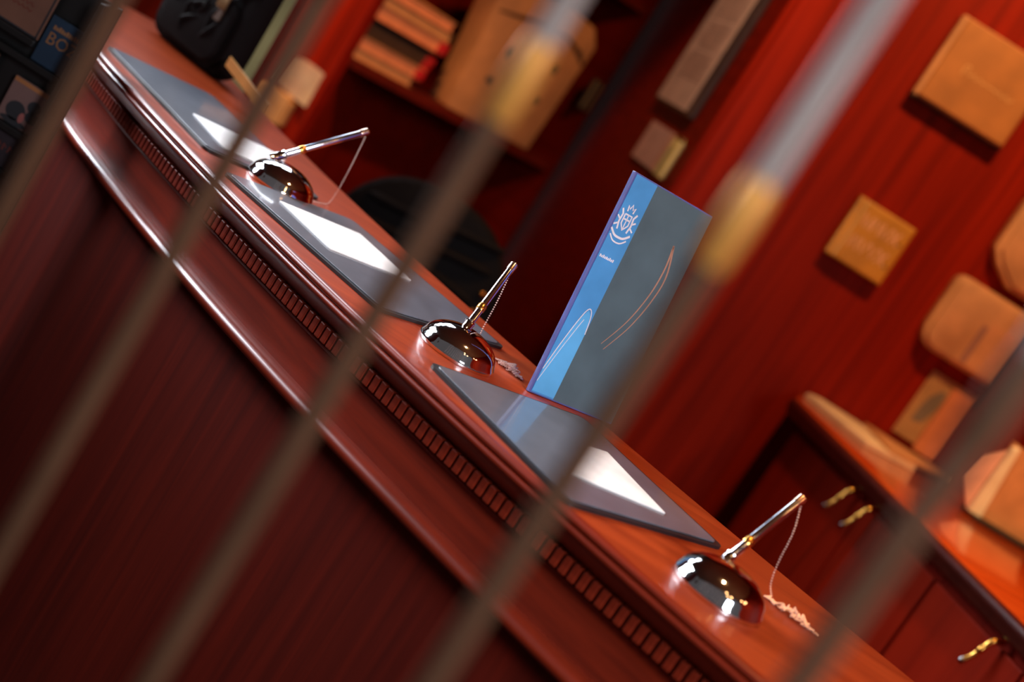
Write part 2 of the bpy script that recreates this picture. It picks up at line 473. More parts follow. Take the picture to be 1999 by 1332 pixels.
pen_set(-0.427, 2.142, (-0.450, 2.165, 1.144), (-0.371, 2.245, 1.234),
        [(-0.367, 2.250, 1.177), (-0.366, 2.258, 1.125), (-0.367, 2.250, 1.1022), (-0.371, 2.215, 1.1018), (-0.380, 2.190, 1.1018), (-0.382, 2.170, 1.104)],
        ('on the far desk pads, leftmost of the three', 'slim silver desk pen leaning right in the leftmost pen base, its chain hanging free'))
pen_set(-0.053, 1.812, (-0.059, 1.820, 1.143), (-0.053, 1.900, 1.228),
        [(-0.046, 1.901, 1.177), (-0.042, 1.903, 1.125), (-0.036, 1.915, 1.103), (-0.010, 1.920, 1.102)],
        ('left of the blue display card, middle of the three', 'slim silver desk pen standing upright in the middle pen base'),
        pool=((-0.006, 1.918), (0.040, 1.893)))
pen_set(0.333, 1.487, (0.329, 1.520, 1.137), (0.376, 1.600, 1.221),
        [(0.390, 1.602, 1.182), (0.396, 1.602, 1.142), (0.403, 1.602, 1.116), (0.413, 1.606, 1.103)],
        ('nearest the camera, right of all desk pads', 'slim silver desk pen leaning away in the nearest pen base, chain coiled on the counter'),
        pool=((0.404, 1.594), (0.472, 1.571)))

# ---------------------------------------------------------------- blue display card
bd = Vector((0.743, 0.669, 0)).normalized(); bk = Vector((-bd.y, bd.x, 0)); be = 0.17
upv = Vector((0, 0, math.cos(be))) + bk * math.sin(be)
MB = frame((0.054, 1.853, 1.1008), bd, upv, bd.cross(upv))
card = thing('display_card', 'blue and slate display card standing on the counter behind the nearest desk pad', 'sign', mw=MB)
CW, CH, TK = 0.170, 0.324, 0.006
obj('backing_board', nbox((0, 0, -TK), (CW, CH, 0), 0.0008), purple, card)
obj('slate_print', nbox((0.047, 0.002, 0.0001), (CW - 0.001, CH - 0.002, 0.0007)), slate, card)
obj('blue_print', nbox((0.004, 0.002, 0.0001), (0.047, CH - 0.002, 0.0007)), blue, card)
bm = prism([(0.005, 0.004), (0.047, 0.004), (0.047, 0.105), (0.041, 0.126), (0.034, 0.132), (0.026, 0.118), (0.014, 0.075), (0.005, 0.038)], 0.0008, 0.0010)
obj('light_blue_print', bm, bluelt, card)
bm = bmesh.new()
def cpts(pts, n=8): return [(q.x, q.y) for q in smooth_path([(x, y, 0) for x, y in pts], n)]
ribbon(bm, cpts([(0.0045, 0.036), (0.014, 0.078), (0.026, 0.120), (0.034, 0.134), (0.042, 0.126), (0.0465, 0.100)]), 0.0014, 0.0011, 0.0014)
ribbon(bm, cpts([(0.0045, 0.018), (0.016, 0.062), (0.027, 0.100), (0.033, 0.118)]), 0.0009, 0.0011, 0.0014)
obj('white_swoosh', bm, inkwhite, card)
bm = bmesh.new()
c1 = cpts([(0.082, 0.098), (0.108, 0.140), (0.124, 0.185), (0.129, 0.225), (0.125, 0.262)])
c2 = cpts([(0.090, 0.092), (0.117, 0.135), (0.134, 0.182), (0.138, 0.220), (0.125, 0.262)])
for cc in (c1, c2):
    nn = len(cc); ribbon(bm, cc, [0.0008 + 0.0026 * i / nn for i in range(nn)], 0.0008, 0.0011)
obj('copper_swoosh', bm, inkcop, card)
# emblem: a crest of strokes, two supporters and a crown over a scroll
bm = bmesh.new()
E0 = (0.023, 0.258)
def em(pts, wd=0.0018): ribbon(bm, [(E0[0] + x * 1.35, E0[1] + y * 1.35) for x, y in pts], wd * 1.3, 0.0008, 0.0011)
em([(-0.005, 0.008), (-0.005, -0.002), (0, -0.008), (0.005, -0.002), (0.005, 0.008), (-0.005, 0.008)])
em([(-0.004, 0.003), (0.004, 0.003)]); em([(0, 0.008), (0, -0.008)], 0.0014)
em([(-0.004, 0.011), (-0.005, 0.017), (-0.002, 0.014), (0, 0.019), (0.002, 0.014), (0.005, 0.017), (0.004, 0.011)])
for s in (-1, 1):
    em([(s * 0.007, -0.009), (s * 0.009, -0.001), (s * 0.008, 0.007), (s * 0.011, 0.012)], 0.0022)
    em([(s * 0.009, 0.001), (s * 0.0135, 0.004)]); em([(s * 0.009, -0.003), (s * 0.014, -0.006)])
em(cpts([(-0.014, -0.010), (-0.007, -0.015), (0, -0.016), (0.007, -0.015), (0.014, -0.010)], 4), 0.0024)
em(cpts([(-0.012, -0.016), (-0.005, -0.021), (0.005, -0.021), (0.012, -0.016)], 4), 0.0016)
obj('emblem', bm, inkwhite, card)
bm = bmesh.new()
for k in range(9):
    x = 0.007 + k * 0.0032; h = (0.0030, 0.0022, 0.0034, 0.0024)[k % 4]
    box(bm, (x, 0.203, 0.0008), (x + 0.0022, 0.203 + h * 1.3, 0.0011))
obj('caption_line', bm, inkwhite, card)
bm = bmesh.new()
tube([(CW * 0.5, 0.2, -TK), (CW * 0.5, 0.1, -0.030), (CW * 0.5, 0.0085, -0.055)], 0.0025, 8, bm)
obj('easel_leg', bm, blackp, card)

# ---------------------------------------------------------------- right-hand wall fittings
def wallM(x, z): return frame((x, FY, z), (1, 0, 0), (0, 0, 1), (0, -1, 0))
# large tan square dispenser
M = wallM(0.545, 1.92)
t = thing('wall_dispenser', 'large square tan dispenser high on the red wall', 'dispenser', mw=M)
obj('housing', nbox((0, -0.005, 0.0005), (0.283, 0.236, 0.050), 0.006), tanlt, t)
obj('front_cover', nbox((0.016, -0.001, 0.0505), (0.279, 0.232, 0.060), 0.004), tanp, t)
obj('base_seam', nbox((0.0, -0.012, 0.0005), (0.283, -0.0055, 0.045), 0.002), inkdark, t)
bm = bmesh.new()
pts = []
for k in range(60):
    u = k / 59; pts.append((0.085 + 0.150 * u, 0.112 + 0.0055 * math.sin(u * 46) * (0.6 + 0.4 * math.sin(u * 9)) - 0.004 * u))
ribbon(bm, pts, 0.0035, 0.0602, 0.0606)
ribbon(bm, cpts([(0.079, 0.100), (0.081, 0.126), (0.092, 0.127), (0.088, 0.112)]), 0.0035, 0.0602, 0.0606)
obj('script_logo', bm, mat('ink_tan_light', (0.74, 0.42, 0.17), 0.5), t)
# yellow box
M = wallM(0.590, 1.436)
t = thing('yellow_wall_box', 'small square yellow box with two rows of lettering on the red wall', 'box', mw=M)
obj('housing', nbox((0, 0, 0.0005), (0.178, 0.180, 0.040), 0.004), yellow, t)
obj('side_ridge', nbox((0.002, 0.004, 0.0405), (0.007, 0.176, 0.045), 0.002), yellowlt, t)
obj('side_ridge', nbox((0.022, 0.004, 0.0405), (0.028, 0.176, 0.045), 0.002), yellowlt, t)
obj('front_panel', nbox((0.028, 0.004, 0.0405), (0.172, 0.176, 0.047), 0.002), yellow, t)
for row, (y, seq) in enumerate(((0.112, 'WMWX'), (0.048, 'MVVX'))):
    bm = bmesh.new()
    for k, chx in enumerate(seq):
        x0 = 0.040 + k * 0.029; a, b = x0, x0 + 0.024; h = 0.036
        st = {'W': [(a, h), (a + 0.006, 0), (a + 0.012, h * 0.7), (a + 0.018, 0), (b, h)],
              'M': [(a, 0), (a + 0.005, h), (a + 0.012, h * 0.3), (a + 0.019, h), (b, 0)],
              'V': [(a, h), (a + 0.012, 0), (b, h)], 'X': [(a, h), (b, 0)]}[chx]
        ribbon(bm, [(px, y + py) for px, py in st], 0.0050, 0.0472, 0.0476)
        if chx == 'X': ribbon(bm, [(a, y), (b, y + h)], 0.0050, 0.0477, 0.0481)
    obj('lettering', bm, pinkink, t)
for y in (0.050, 0.120):
    M2 = Matrix.Translation((0.160, y, 0.0471))
    obj('screw', lathe([(0.0042, 0), (0.0042, 0.0015), (0.002, 0.002)], 10, M2), inkdark, t)
# rounded beige box with a card slipped in front
M = wallM(0.930, 1.365)
t = thing('wall_holder', 'rounded beige plastic holder with a card in it, right of the yellow box', 'holder', mw=M, group='beige plastic holders on the right wall')
obj('back_shell', prism(rounded(0, 0, 0.250, 0.222, [0.012, 0.030, 0.055, 0.010]), 0.0005, 0.050, bev=0.006), plastic, t, True)
obj('front_lip', prism(rounded(0.014, 0.010, 0.243, 0.212, [0.010, 0.024, 0.044, 0.008]), 0.0505, 0.064, bev=0.005), plastic, t, True)
obj('card', nbox((0.150, 0.012, 0.0645), (0.225, 0.150, 0.067), 0.001), mat('card_peach', (0.70, 0.34, 0.18), 0.7), t)
obj('label_print', nbox((0.128, 0.020, 0.0645), (0.146, 0.135, 0.0655)), mat('ink_plum', (0.40, 0.20, 0.17), 0.7), t)
# octagonal one at the frame edge
M = wallM(0.965, 1.615)
t = thing('wall_holder', 'beige plastic holder with chamfered corner at the right edge, above the rounded one', 'holder', mw=M, group='beige plastic holders on the right wall')
obj('back_shell', prism([(0.095, 0), (0.30, 0), (0.30, 0.25), (0.02, 0.25), (0, 0.225), (0, 0.075), (0.03, 0.04)], 0.0005, 0.050, bev=0.006), plastic, t, True)
obj('front_lip', prism([(0.100, 0.012), (0.29, 0.012), (0.29, 0.24), (0.03, 0.24), (0.018, 0.22), (0.018, 0.082), (0.042, 0.052)], 0.0505, 0.060, bev=0.005), plastic, t, True)
# leaflet pocket
M = wallM(1.035, 1.118)
t = thing('leaflet_pocket', 'wall pocket holding folded leaflets, under the rounded beige holder', 'leaflet holder', mw=M)
obj('back_plate', nbox((0, 0.0, 0.0005), (0.150, 0.205, 0.004), 0.001), plastic, t)
obj('leaflet', nbox((0.004, 0.002, 0.0045), (0.078, 0.200, 0.012), 0.001), mat('leaflet_ochre', (0.50, 0.30, 0.14), 0.6), t)
obj('leaflet', nbox((0.070, -0.012, 0.0125), (0.140, 0.192, 0.030), 0.002), mat('leaflet_coral', (0.68, 0.26, 0.13), 0.6), t)
obj('leaflet_print', prism(cpts([(0.022, 0.055), (0.030, 0.130), (0.060, 0.170), (0.068, 0.120), (0.050, 0.060)], 4), 0.0122, 0.0126), greyk, t)

# ---------------------------------------------------------------- rear cabinets and worktop
ed = Vector((0.307, -0.952, 0)).normalized(); en = Vector((0.952, 0.307, 0)).normalized()   # along the front edge / into the cabinet
tip = Vector((0.705, 3.745, 0))
ME = frame(tip, ed, en, (0, 0, 1))               # x along the edge towards us, y into the cabinet, z up
def epoly(pts):  # world xy -> local
    inv = ME.inverted(); return [tuple((inv @ Vector((x, y, 0))).xy) for x, y in pts]
rw = thing('rear_worktop', 'glossy mahogany worktop along the right wall with a rounded front edge', 'worktop', mw=ME)
e1 = tip + ed * 1.62
poly = epoly([(0.705, 3.745), (e1.x, e1.y), (1.895, e1.y + 0.1), (1.895, FY - 0.002), (0.765, FY - 0.002)])
poly = epoly([(0.705, 3.745), (e1.x, e1.y), (1.895, e1.y + 0.1), (1.895, FY - 0.002), (0.765, FY - 0.002)])
poly = [(x, max(y, 0.012)) for x, y in poly]
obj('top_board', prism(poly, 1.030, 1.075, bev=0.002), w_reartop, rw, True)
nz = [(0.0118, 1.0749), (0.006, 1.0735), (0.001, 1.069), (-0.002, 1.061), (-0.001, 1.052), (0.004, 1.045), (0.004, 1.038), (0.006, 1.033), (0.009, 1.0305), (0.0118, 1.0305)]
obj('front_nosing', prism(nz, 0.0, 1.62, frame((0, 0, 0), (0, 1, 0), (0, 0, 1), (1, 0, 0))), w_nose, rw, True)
def cabinet(x0, x1, doors, label):
    cab = thing('base_cabinet', label, 'cabinet', mw=ME, group='base cabinets under the rear worktop')
    dxy = 0.52
    obj('body', nbox((x0, 0.049, 0.08), (x1, dxy, 1.0295)), w_dark, cab)
    obj('kick_board', nbox((x0, 0.09, 0.0005), (x1, dxy, 0.0795)), blackp, cab)
    for a, b, hs in doors:
        d = obj('door', nbox((a, 0.030, 0.10), (b, 0.0485, 1.005), 0.003), w_cab, cab)
        hb = bmesh.new()
        hd = obj('bow_handle', tube(smooth_path([(hs, 0.030, 1.018), (hs + 0.002, 0.006, 1.010), (hs + 0.001, -0.004, 0.988), (hs, -0.012, 0.966), (hs - 0.002, -0.022, 0.950)], 5),
                 [0.0060 + (0.0018 if i in (3, 4, 5, 10, 11) else 0) for i in range(21)], 10), brass, d, True)
        obj('handle_tip', lathe([(0.002, -0.008), (0.0075, -0.004), (0.0085, 0.002), (0.004, 0.009)], 12, Matrix.Translation((hs - 0.002, -0.022, 0.948))), chrome, d, True)
cabinet(0.05, 0.886, [(0.055, 0.522, 0.470), (0.528, 0.883, 0.575)], 'dark red double-door cabinet under the rear worktop, with a pair of handles')
cabinet(0.889, 1.62, [(0.892, 1.250, 1.165), (1.256, 1.617, 1.31)], 'dark red cabinet nearest the camera under the rear worktop, with a single handle in view')

# things on the rear worktop
def sheetM(x, y, a, z=1.0752): return frame((x, y, z), (math.cos(a), math.sin(a), 0), (-math.sin(a), math.cos(a), 0), (0, 0, 1))
t = thing('paper_stack', 'low stack of cream papers lying flat on the rear worktop by the wall', 'papers', (0.919, 3.673, 1.0752))
SA = [(-0.154, 0.255), (-0.002, 0.002), (0.181, 0.127), (0.060, 0.318), (-0.100, 0.318)]
SB = [(0.081, 0.067), (0.291, 0.215), (0.320, 0.318), (0.040, 0.318)]
for k in range(3): obj('sheet', prism([(x * (1 - 0.012 * k), y) for x, y in SA], 0.0003 + 0.004 * k, 0.0040 + 0.004 * k), paperc, t)
for k in range(2): obj('sheet', prism([(x, y * (1 - 0.01 * k)) for x, y in SB], 0.0124 + 0.005 * k, 0.0170 + 0.005 * k), plastic, t)
# tray with open papers
M = sheetM(1.228, 3.575, R(12))
t = thing('letter_tray', 'open tray of upright papers on the rear worktop at the right', 'tray', mw=M)
obj('tray_base', nbox((0, 0, 0.0005), (0.26, 0.10, 0.012), 0.003), inkdark, t)
def slab(pts, y0, y1):
    return prism([(x, z) for x, z in pts], y0, y1, frame((0, 0, 0), (1, 0, 0), (0, 0, 1), (0, -1, 0)))
obj('front_sheet', slab([(0.015, 0.0125), (0.200, 0.0125), (0.205, 0.205), (-0.012, 0.218), (0.000, 0.10)], -0.060, -0.045), plastic, t)
obj('bright_sheet', slab([(-0.012, 0.0125), (0.026, 0.0125), (0.004, 0.212), (-0.014, 0.204)], -0.044, -0.026), mat('paper_ivory', (0.97, 0.90, 0.76), 0.7), t)
obj('folded_sheet', slab([(-0.078, 0.080), (-0.016, 0.0130), (-0.018, 0.190), (-0.066, 0.150)], -0.045, -0.040), pinkp, t)

# ---------------------------------------------------------------- receding wall: framed chart and card holder
M = MG @ Matrix.Translation((0, 0, 0))
t = thing('framed_chart', 'framed printed chart on the dark side wall, left of the corner', 'chart', mw=MG @ Matrix.Translation((0.165, 1.545, 0)))
obj('frame', nbox((0, 0, 0.0005), (0.42, 0.62, 0.020), 0.004), framem, t)
obj('chart_sheet', nbox((0.060, 0.012, 0.0205), (0.395, 0.608, 0.0225)), chartp, t)
bm = bmesh.new()
for k in range(44):
    y = 0.10 + k * 0.0112; x1 = 0.35 - 0.05 * random.random()
    if k % 9 == 8: continue
    box(bm, (0.090 + 0.03 * random.random(), y, 0.0226), (x1, y + 0.0045, 0.0230))
obj('printed_lines', bm, chartl, t)
t = thing('card_holder', 'pink card with two brass-coloured rods on the dark wall below the framed chart', 'holder', mw=MG @ Matrix.Translation((0.085, 1.358, 0)))
obj('pink_card', nbox((0.125, 0.002, 0.0005), (0.415, 0.128, 0.008), 0.001), pinkp, t)
obj('pink_strip', nbox((0.112, 0.002, 0.0085), (0.160, 0.126, 0.012), 0.001), mat('paper_rose', (0.92, 0.48, 0.37), 0.7), t)
for x in (0.075, 0.020):
    o = obj('rod', lathe([(0.012, 0.0), (0.012, 0.118)], 12, frame((x, 0.002, 0.013), (1, 0, 0), (0, 0, -1), (0, 1, 0))), olive, t, True)
    obj('rod_tip', lathe([(0.0125, 0.1185), (0.0125, 0.128), (0.006, 0.131)], 12, frame((x, 0.002, 0.013), (1, 0, 0), (0, 0, -1), (0, 1, 0))), brass, o, True)

# ---------------------------------------------------------------- bookcase in the alcove
Hd = Vector((0.643, 0.766, 0)).normalized(); Hn = Vector((0.766, -0.643, 0)).normalized()     # Hn faces the room
H0 = Vector((-0.885, 4.270, 0))
MH = frame(H0, Hd, (0, 0, 1), Hn)               # x along, y up, z towards us
bc = thing('bookcase', 'tall dark mahogany bookcase in the alcove behind the counter', 'bookcase', mw=MH)
BW, BD = 1.07, 0.34
obj('side_panel', nbox((0.004, 0.0, -BD), (0.030, 2.40, 0)), w_dark, bc)
obj('side_panel', nbox((BW - 0.03, 0.0, -BD), (BW - 0.004, 2.40, 0)), w_dark, bc)
obj('back_board', nbox((0.031, 0.001, -BD), (BW - 0.031, 2.399, -BD + 0.015)), w_dark, bc)
for z in (0.08, 0.62, 1.165, 1.80, 2.37):
    obj('shelf', nbox((0.031, z - 0.032, -BD + 0.016), (BW - 0.031, z, -0.004), 0.002), w_wall if z > 5 else w_vert, bc)
# folders lying in a pile on the shelf
def folder(x0, x1, z0, z1, pm, cm, label, red=False, dz=0.0):
    M = MH @ Matrix.Translation((x0, z0, -0.24))
    t = thing('document_folder', label, 'folder', mw=M, group='folders piled on the bookcase shelf')
    h = z1 - z0
    obj('pages', nbox((0.003, 0.002, 0.002), (x1 - x0 - 0.008, h - 0.002, 0.205 + dz), 0.001), pm, t)
    obj('cover', nbox((0, h - 0.002, 0), (x1 - x0, h - 0.0003, 0.210 + dz)), cm, t)
    obj('cover', nbox((0, 0.0002, 0), (x1 - x0, 0.0019, 0.210 + dz)), cm, t)
    if red: obj('ribbon', nbox((x1 - x0 - 0.030, 0.0022, 0.03), (x1 - x0 + 0.006, h - 0.0023, 0.2120 + dz), 0.001), redtape, t)
Fz = [(0.038, 0.300, 1.1655, 1.197, kraft, kraft, 'orange-tan paper bundle at the bottom of the pile on the shelf', False, 0.02),
      (0.036, 0.318, 1.1973, 1.236, salmon, kraft, 'pale salmon paper bundle second from the bottom of the shelf pile', True, 0.02),
      (0.038, 0.330, 1.2363, 1.258, brownf, brownf, 'dark brown folder directly on the salmon bundle in the shelf pile', True, 0.01),
      (0.038, 0.335, 1.2583, 1.280, brownf, inkdark, 'dark brown folder in the middle of the shelf pile', True, 0.01),
      (0.040, 0.325, 1.2803, 1.300, blackp, brownf, 'black folder with brown cover, third from the top of the shelf pile', False, 0.0),
      (0.036, 0.345, 1.3003, 1.342, salmon, salmon, 'thick salmon paper bundle near the top of the shelf pile', True, 0.02),
      (0.036, 0.350, 1.3423, 1.375, kraft, brownf, 'brown-edged paper bundle second from the top of the shelf pile', False, 0.02),
      (0.040, 0.345, 1.3753, 1.410, salmon, kraft, 'topmost paper bundle of the shelf pile', False, 0.01)]
for a in Fz: folder(*a)
# kraft paper bag
M = MH @ Matrix.Translation((0.480, 1.1655, -0.10))
t = thing('paper_bag', 'tan kraft paper bag with dark printed marks standing on the bookcase shelf', 'bag', mw=M)
outl = [(0.0, 0.0), (0.43, 0.0), (0.445, 0.30), (0.455, 0.42), (0.40, 0.475), (0.27, 0.485), (0.10, 0.455), (-0.055, 0.40), (-0.03, 0.25)]
obj('bag_body', prism(outl, -0.02, 0.085, bev=0.008), kraft, t, True)
for (x, y, a, b) in ((0.118, 0.255, 0.018, 0.020), (0.105, 0.145, 0.024, 0.012), (0.33, 0.285, 0.018, 0.018), (0.335, 0.165, 0.016, 0.014)):
    obj('printed_mark', prism([(x + a * math.cos(2 * PI * k / 12), y + b * math.sin(2 * PI * k / 12)) for k in range(12)], 0.0852, 0.0858), inkdark, t)
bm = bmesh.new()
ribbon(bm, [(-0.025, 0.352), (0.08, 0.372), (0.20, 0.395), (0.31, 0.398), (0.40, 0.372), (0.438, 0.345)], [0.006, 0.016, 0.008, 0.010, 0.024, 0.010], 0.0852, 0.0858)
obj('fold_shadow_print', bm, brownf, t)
# thin brass rails at the right of the shelf
t = thing('slim_frame', 'slim dark frame with two thin brass edges hanging at the right of the bookcase', 'frame', mw=MH @ Matrix.Translation((0.985, 1.385, 0.001)))
obj('plate', nbox((0, 0, 0), (0.055, 0.115, 0.006), 0.001), inkdark, t)
for x in (0.008, 0.042): obj('edge_strip', nbox((x, 0.002, 0.0065), (x + 0.010, 0.113, 0.010), 0.001), mat('strip_bronze', (0.20, 0.12, 0.05), 0.4), t)

# ---------------------------------------------------------------- pilaster: curled notice, box and stick
M = frame((-1.020, 4.258, 0.985), (1, 0, 0), (0, 0, 1), (0, -1, 0))
bm = bmesh.new(); nx, nz = 10, 8; vv = {}
for i in range(nx + 1):
    for j in range(nz + 1):
        u, v = i / nx, j / nz
        x = u * 0.112 + 0.012 * (v - 0.5); y = v * 0.094 + 0.014 * math.sin(u * PI) * (v - 0.5) - 0.010 * u * (1 - v)
        c = max(0, (u - v * 0.6) - 0.45)
        vv[i, j] = bm.verts.new((x + c * 0.035, y - c * 0.012, 0.004 + 0.10 * c * c + 0.006 * math.sin(v * PI) * u))
for i in range(nx):
    for j in range(nz): bm.faces.new((vv[i, j], vv[i + 1, j], vv[i + 1, j + 1], vv[i, j + 1]))
bmesh.ops.solidify(bm, geom=bm.faces[:], thickness=0.0015)
o = obj('notice', bm, mat('paper_peach', (0.96, 0.76, 0.60), 0.8), smooth=True); put(o, M)
tag(o, 'cream paper notice with a curled corner pinned to the red pilaster', 'notice')
M = frame((-1.038, 4.2595, 0.878), (1, 0, 0), (0, 0, 1), (0, -1, 0))
t = thing('tan_box', 'small tan cardboard box fixed to the pilaster just below the curled notice', 'box', mw=M)
obj('box_body', nbox((0, 0, 0), (0.094, 0.092, 0.060), 0.004), mat('card_tan', (0.66, 0.36, 0.15), 0.75), t)
obj('side_flap', nbox((0.095, 0.002, 0.002), (0.108, 0.080, 0.052), 0.003), mat('card_tan_dark', (0.52, 0.26, 0.10), 0.75), t)
# black bag on the far end of the counter, a wooden ruler tucked against it
bx = Vector((0.31, -0.205, 0)).normalized(); by = Vector((-bx.y, bx.x, 0))
MBAG = frame((-0.982, 2.858, 1.1012), bx, (0, 0, 1), (bx.y, -bx.x, 0))      # x along the bag, y up, z towards us
t = thing('black_bag', 'bulky black leather bag standing on the far left end of the counter', 'bag', mw=MBAG)
obj('body', prism(rounded(0, 0, 0.272, 0.310, [0.05, 0.07, 0.045, 0.05], 6), -0.068, -0.012, bev=0.020), leather, t, True)
obj('front_pocket', prism(rounded(0.035, 0.018, 0.237, 0.150, [0.02, 0.02, 0.03, 0.03], 4), -0.013, 0.004, bev=0.007), leather, t, True)
obj('flap', prism(rounded(0.018, 0.165, 0.254, 0.302, [0.06, 0.06, 0.05, 0.05], 5), -0.013, 0.001, bev=0.006), leather, t, True)
bm = bmesh.new(); rnd = random.Random(5)
for k in range(9):
    x = 0.065 + 0.015 * k; y0 = rnd.uniform(0.03, 0.10); y1 = y0 + rnd.uniform(0.05, 0.11)
    tube(smooth_path([(x, y0, -0.004), (x + rnd.uniform(-0.03, 0.03), (y0 + y1) / 2, 0.006), (x + rnd.uniform(0, 0.05), y1, -0.004)], 4), [0.002] + [0.0055] * 7 + [0.002], 7, bm)
obj('creases', bm, leather, t, True)
for x in (0.06, 0.190):
    sp = obj('strap', prism(rounded(x, 0.10, x + 0.022, 0.285, 0.004, 2), 0.0045, 0.0085), brownf, t)
    obj('buckle', prism(rounded(x - 0.004, 0.125, x + 0.026, 0.155, 0.005, 3), 0.0088, 0.0115, bev=0.001), mat('buckle_bronze', (0.25, 0.13, 0.05), 0.4, 0.6), sp, True)
obj('handle', tube(smooth_path([(0.09, 0.295, -0.04), (0.10, 0.355, -0.04), (0.15, 0.385, -0.04), (0.20, 0.355, -0.04), (0.21, 0.295, -0.04)], 5), 0.009, 8), leather, t, True)
a, b = Vector((-0.733, 2.658, 1.1575)), Vector((-0.615, 2.600, 1.128))
st = obj('wooden_ruler', nbox((0, -0.011, -0.002), ((b - a).length, 0.011, 0.002), 0.0008), rulerm)
put(st, frame(a, b - a, (0.1, -0.35, 1), (b - a).cross(Vector((0.1, -0.35, 1)))))
tag(st, 'pale wooden ruler sticking out to the right in front of the black bag', 'ruler')

# ---------------------------------------------------------------- office chairs behind the counter
def office_chair(x, y, rz, ztop, wd, label, glint=False):
    M = Matrix.Translation((x, y, 0)) @ Matrix.Rotation(rz, 4, 'Z')
    t = thing('office_chair', label, 'chair', mw=M, group=None)
    # backrest: rounded slab, gently hollowed; chair faces -y
    hw = wd / 2; h0 = ztop - 0.58
    poly = rounded(-hw, h0, hw, ztop, [0.20, 0.20, 0.09, 0.09], 7)
    bmk = prism(poly, -0.045, 0.045, frame((0, 0.20, 0), (1, 0, 0), (0, 0, 1), (0, -1, 0)), bev=0.022)
    obj('backrest', bmk, leather, t, True)
    bmk = bmesh.new()
    rnd = random.Random(int(x * 100))
    for k in range(7):                           # tufted ridges and creases on the leather
        zz = ztop - 0.07 - 0.06 * k; a = rnd.uniform(-0.03, 0.03)
        tube(smooth_path([(-hw * 0.75, 0.153, zz + a), (-hw * 0.3, 0.140, zz - 0.012), (hw * 0.2, 0.141, zz + 0.010), (hw * 0.75, 0.153, zz - a)], 4), [0.006] + [0.012] * 11 + [0.006], 8, bmk)
    obj('tufting', bmk, leather, t, True)
    obj('seat', nbox((-0.25, -0.30, 0.42), (0.25, 0.17, 0.52), 0.04), leather, t, True)
    for s in (-1, 1):
        bmk = tube(smooth_path([(s * 0.24, 0.12, 0.46), (s * 0.285, 0.10, 0.60), (s * 0.285, 0.04, 0.68), (s * 0.285, -0.22, 0.68)], 5), 0.016, 10)
        obj('armrest', bmk, blackp, t, True)
        if glint:
            bmk = bmesh.new()
            for q in range(5): bmesh.ops.create_uvsphere(bmk, u_segments=8, v_segments=6, radius=0.008, matrix=Matrix.Translation((s * hw * 0.78, 0.152 - 0.004, ztop - 0.16 - 0.05 * q)))
            obj('glint_studs', bmk, brass, t, True)  # brass dots added to stand in for glints on the leather
    obj('gas_post', lathe([(0.028, 0.10), (0.028, 0.30), (0.020, 0.30), (0.020, 0.419)], 14), blackp, t, True)
    for k in range(5):
        a = 2 * PI * k / 5
        lg = obj('base_leg', tube([(0.02 * math.cos(a), 0.02 * math.sin(a), 0.10), (0.27 * math.cos(a), 0.27 * math.sin(a), 0.075)], [0.024, 0.016], 8), blackp, t)
        obj('caster', lathe([(0.026, -0.012), (0.028, 0), (0.026, 0.012)], 12, Matrix.Translation((0.27 * math.cos(a), 0.27 * math.sin(a), 0.0285)) @ Matrix.Rotation(PI / 2, 4, 'X')), blackp, lg)
office_chair(-0.29, 3.25, R(6), 1.075, 0.47, 'black leather office chair behind the middle of the counter, in front of the bookcase', True)

# ---------------------------------------------------------------- leaflet rack at the left, in front of the counter end
RY = 2.25
rk = thing('leaflet_rack', 'black floor-standing leaflet rack at the left end of the counter', 'rack', (-1.05, RY, 0))
def rp(name, p0, p1, m, bev=0.003):
    return obj(name, nbox([a - b for a, b in zip(p0, (-1.05, RY, 0))], [a - b for a, b in zip(p1, (-1.05, RY, 0))], bev), m, rk)
rp('back_panel', (-1.31, RY + 0.012, 0.02), (-0.813, RY + 0.020, 1.185), blackp)
for x in (-1.31, -0.825): rp('side_post', (x, RY - 0.05, 0.0), (x + 0.012, RY + 0.011, 1.185), blackp)
rp('ledge', (-1.297, RY - 0.016, 1.058), (-0.901, RY + 0.011, 1.070), blackp, 0.002)
for z in (0.60, 0.74, 0.86, 0.930, 1.040): rp('ledge', (-1.297, RY - 0.016, z - 0.012), (-0.826, RY + 0.011, z), blackp, 0.002)
def leaflet(x0, z0, x1, z1, m, label, grp='leaflets in the black rack'):
    t = thing('leaflet', label, 'leaflet', mw=frame((x0, RY, z0), (1, 0, 0), (0, 0, 1), (0, -1, 0)), group=grp)
    obj('cover', nbox((0, 0.0004, 0), (x1 - x0, z1 - z0, 0.004), 0.0006), m, t)
    return t, x1 - x0, z1 - z0
tanl = mat('leaflet_tan', (0.17, 0.068, 0.042), 0.6)
t, wv, hv = leaflet(-1.075, 1.0705, -0.903, 1.178, tanl, 'tan leaflet with handwriting-like script in the top left of the rack')
bm = bmesh.new()
for a, b in (((0.002, 0.002), (wv - 0.002, 0.002)), ((wv - 0.004, 0.002), (wv - 0.004, hv - 0.002)), ((wv - 0.002, hv - 0.004), (0.002, hv - 0.004))):
    ribbon(bm, [a, b], 0.003, 0.0042, 0.0046)
obj('border_print', bm, inkdark, t)
bm = bmesh.new()
for row, (y, am, n) in enumerate(((0.066, 0.006, 30), (0.046, 0.0035, 40), (0.036, 0.0025, 40))):
    ribbon(bm, [(0.03 + 0.115 * k / n, y + am * math.sin(k * 1.9 + row)) for k in range(n)], 0.0016, 0.0042, 0.0046)
obj('script_print', bm, inkred, t)
t, wv, hv = leaflet(-0.899, 1.0405, -0.827, 1.122, navy, 'navy blue leaflet with large ochre letters, beside the tan leaflet')
me = text_mesh('BOZ', 0.029, 0.0006); me.materials.append(gold)
